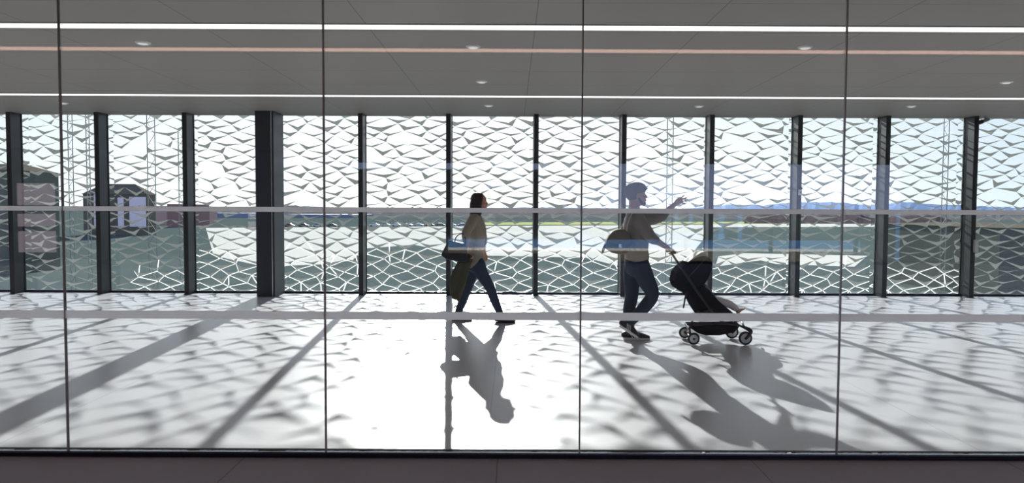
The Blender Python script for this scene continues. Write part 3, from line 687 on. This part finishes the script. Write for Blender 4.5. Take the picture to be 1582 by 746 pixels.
trainer(zfix(m_(963, 520, .09), 0), zfix(m_(1004, 520, .09), 0), sl_[-1])
h_ = m_(956, 504, -.09); t_ = m_(985, 523, -.09); trainer(h_, t_, nl[-1])
# shoulder bag on his back hip
my = Y0m-.20
sb = thing('shoulder_bag', 'brown canvas shoulder bag with pale strap at the back of the man', 'bag', P(953, 372, my))
o = obj('bag_body', prism(bmesh.new(), PL([(934, 383), (936, 370), (941, 362), (948, 355), (962, 353), (971, 360), (976, 375), (972, 390), (958, 393), (944, 390)], my), my-.085, my+.07), M['bagbrown'], sb); bevel(o, .03, 3)
fp = obj('front_flap', prism(bmesh.new(), PL([(937, 374), (943, 363), (949, 357), (962, 356), (969, 362), (972, 375), (966, 380), (944, 380)], my), my-.097, my-.082), M['bagbrown'], sb); bevel(fp, .005)
sub('buckle', B(((P(954, 377, my).x, my-.103, P(954, 382, my).z), (P(958, 377, my).x, my-.095, P(954, 376, my).z))), M['chrome'], fp)
def strap(name, pts, wd, m, par): return obj(name, sloft(bmesh.new(), pts, [(wd, .004)]*len(pts), n=10, side=(0, 1, 0)), m, par, True)
strap('strap', [P(958, 356, my-.02), m_(964, 342, -.24), m_(972, 330, -.20), m_(979, 325.5, -.13), m_(988, 329, -.10)], .016, M['webbing'], sb)
strap('strap', [P(968, 360, my-.02), m_(970, 345, -.255), m_(976, 331, -.22), m_(983, 326, -.14)], .014, M['webbing'], sb)
obj('side_tassel', sloft(bmesh.new(), [P(935, 378, my-.03), P(932, 386, my-.03), P(931, 389, my-.03)], [.012, .016, .010], n=10), M['olive'], sb, True)

# ---------------------------------------------------------------- the pushchair
M['pfab'] = mat('black_canopy_fabric', (.013, .012, .013), .85, noise=.2, nscale=20, bump=.3, bscale=30)
M['pframe'] = mat('black_tube', (.015, .015, .017), .35, .2); M['mesh'] = mat('pale_mesh_fabric', (.45, .45, .44), .8, noise=.2, nscale=60)
M['wheelgrey'] = mat('grey_wheel_disc', (.7, .71, .74), .45); M['pinkred'] = mat('pink_red_pedal', (.65, .18, .15), .5)
YC = 7.98; ya, yb = 7.80, 8.16
pc = thing('pushchair', 'black folding pushchair with hooded seat pushed by the man', 'pushchair', (P(1108, 525, YC).x, YC, 0))
def tubeP(name, pts, r, m=None, par=None, sm=True):
    return obj(name, sloft(bmesh.new(), [P(x, y, Y) for x, y, Y in pts], [r]*len(pts), n=12), m or M['pframe'], par or pc, True)
for Y in (ya, yb):
    tubeP('handle_tube', [(1037, 390, Y), (1048, 407, Y), (1066, 434, Y), (1082, 458, Y)], .012)
    tubeP('frame_tube', [(1078, 450, Y), (1096, 477, Y), (1116, 497, Y), (1140, 502, Y), (1149, 506, Y)], .012)
    tubeP('rear_strut', [(1100, 478, Y), (1078, 487, Y), (1066, 503, Y), (1067, 519, Y)], .011)
    tubeP('side_rail', [(1062, 501, Y), (1095, 500, Y), (1140, 501, Y)], .010)
hz = P(1037, 389, YC)
tb = obj('handle_bar', loft(bmesh.new(), [(hz.x-.002, ya-.01, hz.z), (hz.x+.008, YC, hz.z+.012), (hz.x-.002, yb+.01, hz.z)], [.015]*3, n=14, side=(0, 0, 1)), M['pfab'], pc, True)
# canopy: three fabric segments pulled over bows
def shell(name, pts, y0, y1, m, bv=.03):
    o = obj(name, prism(bmesh.new(), PL(pts, YC), y0, y1), m, pc); bevel(o, bv, 4); return o
shell('hood_rear', [(1047, 412), (1058, 404), (1068, 408), (1078, 440), (1064, 452), (1052, 450), (1041, 443), (1038, 433), (1041, 420)], ya+.015, yb-.015, M['pfab'])
shell('hood_front', [(1056, 405), (1066, 399), (1080, 394), (1090, 396), (1095, 404), (1094, 415), (1088, 430), (1080, 441), (1070, 440), (1060, 424)], ya+.01, yb-.01, M['pfab'])
shell('hood_window', [(1058, 404), (1068, 396), (1078, 389), (1085, 387), (1090, 396), (1080, 398), (1068, 402)], ya+.05, yb-.05, M['mesh'], .012)
tubeP('hood_bow', [(1062, 430, ya-.004), (1080, 410, ya-.004), (1092, 397, ya-.004)], .006)
tubeP('hood_bow', [(1062, 430, yb+.004), (1080, 410, yb+.004), (1092, 397, yb+.004)], .006)
shell('seat_back', [(1052, 446), (1068, 440), (1084, 444), (1096, 462), (1098, 478), (1080, 482), (1069, 474), (1062, 458)], ya+.02, yb-.02, M['pfab'])
shell('seat', [(1070, 474), (1086, 470), (1102, 470), (1120, 478), (1142, 488), (1146, 493), (1130, 494), (1080, 489)], ya+.02, yb-.02, M['pfab'], .02)
shell('seat_side_panel', [(1081, 438), (1090, 446), (1104, 462), (1122, 477), (1134, 487), (1118, 488), (1092, 476), (1078, 458)], ya+.012, ya+.03, M['pfab'], .006)
shell('seat_side_panel', [(1081, 438), (1090, 446), (1104, 462), (1122, 477), (1134, 487), (1118, 488), (1092, 476), (1078, 458)], yb-.03, yb-.012, M['pfab'], .006)
shell('basket', [(1062, 500), (1138, 499), (1134, 505), (1124, 511), (1106, 515), (1086, 515), (1072, 511)], ya+.03, yb-.03, M['pfab'], .02)
o = tubeP('dangling_strap', [(1060, 452, ya+.05), (1058, 463, ya+.04), (1056, 475, ya+.05)], .009)
for (x, y) in ((1052, 0),): pass
for xx in (1078, 1088): tubeP('seat_buckle', [(xx-6, 486, ya+.02), (xx, 481, ya+.02), (xx+5, 484, ya+.03)], .012)
def wheel(x, Y, r, label=None, fork=None):
    c = P(x, 500, Y); z = r+.003
    wl = obj('wheel', bmesh.new() and (lambda b: (torus(b, (c.x, Y, z), r-.012, .014), b)[1])(bmesh.new()), M['black'], pc, True)
    d = sub('wheel_disc', loft(bmesh.new(), [(c.x, Y-.012, z), (c.x, Y+.012, z)], [r-.014]*2, n=28, cap=False, side=(0, 0, 1)), M['wheelgrey'], wl, True)
    sub('hub', loft(bmesh.new(), [(c.x, Y-.018, z), (c.x, Y+.018, z)], [.014]*2, n=14, cap=False, side=(0, 0, 1)), M['pframe'], wl, True)
    return c.x, z
def torus(bm, c, Rr, r, n=32, k=10):
    rings = []
    for i in range(n):
        q = 2*math.pi*i/n; rings.append([bm.verts.new((c[0]+math.cos(q)*(Rr+r*math.cos(p)), c[1]+r*1.1*math.sin(p), c[2]+math.sin(q)*(Rr+r*math.cos(p)))) for p in (2*math.pi*j/k for j in range(k))])
    for i in range(n):
        a, b = rings[i], rings[(i+1) % n]
        for j in range(k): bm.faces.new((a[j], a[(j+1) % k], b[(j+1) % k], b[j]))
    bmesh.ops.recalc_face_normals(bm, faces=bm.faces)
for x, Y, r in ((1072, 7.78, .066), (1058, 8.18, .066)): wheel(x, Y, r)
ra = P(1072, 500, 7.78).x; obj('rear_axle', loft(bmesh.new(), [(ra, 7.79, .068), (ra, 8.17, .068)], [.010]*2, n=12, side=(0, 0, 1)), M['pframe'], pc, True)
bp = P(1063, 512, 7.82); obj('brake_pedal', loft(bmesh.new(), [bp, P(1070, 516, 7.82)], [(.02, .008)]*2, n=12), M['pinkred'], pc, True)
tubeP('folding_link', [(1058, 500, 7.80), (1062, 507, 7.80), (1068, 515, 7.80)], .007, M['mesh'])
for x, Y in ((1152, 7.78), (1131, 8.18)):
    cx, z = wheel(x, Y, .074)
    s = .0073*(Y/8)
    obj('caster_fork', sloft(bmesh.new(), [(P(1149, 505, Y).x if Y < 8 else cx+.02, Y+(.035 if Y < 8 else -.035), .20), (cx+.045, Y-.02, .165), (cx+.035, Y-.024, .12), (cx, Y-.024, z)], [.014, .024, .018, .014], n=12), M['pframe'], pc, True)
obj('front_crossbar', loft(bmesh.new(), [(P(1149, 505, ya).x, ya, .205), (P(1146, 505, yb).x, yb, .205)], [.012]*2, n=12, side=(0, 0, 1)), M['pframe'], pc, True)
tubeP('leg_rest_bar', [(1120, 492, ya), (1135, 491, ya), (1146, 492, ya+.03)], .009)

# ---- the child in the pushchair
M['legging'] = mat('pale_grey_leggings', (.60, .57, .58), .85, noise=.08, bump=.3, bscale=20); M['top'] = mat('child_top', (.12, .12, .15), .85, bump=.3)
def c_(x, y, dy=0.): return P(x, y, YC+dy)
ch = thing('person', 'small child lying in the pushchair, pale grey leggings and bare feet showing', 'person', c_(1100, 465))
bm = bmesh.new(); Hc = .165
hc = c_(1080, 428); L = head(bm, hc, Hc, R(-38), 1.1)
sloft(bm, [c_(1082, 436), c_(1087, 445)], [.032, .034]); sloft(bm, [c_(1087, 443), c_(1091, 451), c_(1098, 462), c_(1103, 470)], [(.075, .035), (.085, .05), (.08, .055), (.075, .05)])
toes = []
for dy in (-.055, .055):
    sloft(bm, [c_(1104, 466, dy), c_(1116, 468, dy), c_(1127, 470.5, dy), c_(1137, 477, dy), c_(1141, 480.5, dy)], [.048, .042, .034, .028, .024])
    # bare foot, toes up
    sloft(bm, [c_(1140, 481.5, dy), c_(1144, 479, dy), c_(1149, 477, dy)], [(.024, .022), (.025, .017), (.026, .010)])
    for i in range(5): loft(bm, [c_(1148.5, 477, dy+(-.018+i*.009)), c_(1151-.35*i, 475.8, dy+(-.019+i*.0095))], [.0062-(.0006*i)]*2, n=8)
    s_, e_, w_ = c_(1089, 446, dy*1.6), c_(1096, 455, dy*2), c_(1104, 460, dy*1.5)
    sloft(bm, [s_, e_, w_], [.026, .022, .016]); hand(bm, w_, c_(1108, 463, dy*1.3)-w_, (0, 0, -1), .55, curl=(25, 30, 20), thumb_side=1)
remesh(obj('body', bm, M['skin_w'], ch, True), .0045, 2); face_parts(L, Hc, ch)
bm = bmesh.new(); ell(bm, L(-.10, 0, .63), (.43*Hc, .37*Hc, .42*Hc), n=20); remesh(obj('hair', bm, M['hair'], ch, True), .006, 2)
bm = bmesh.new(); sloft(bm, [c_(1087, 444), c_(1091, 452), c_(1098, 463), c_(1102, 469)], [(.085, .045), (.095, .06), (.09, .065), (.085, .06)]); remesh(obj('top', bm, M['top'], ch, True), .007, 3)
bm = bmesh.new()
for dy in (-.055, .055): sloft(bm, [c_(1103, 466, dy), c_(1116, 467.5, dy), c_(1127, 470, dy), c_(1136, 476, dy)], [.058, .052, .043, .036])
remesh(obj('leggings', bm, M['legging'], ch, True), .006, 3)
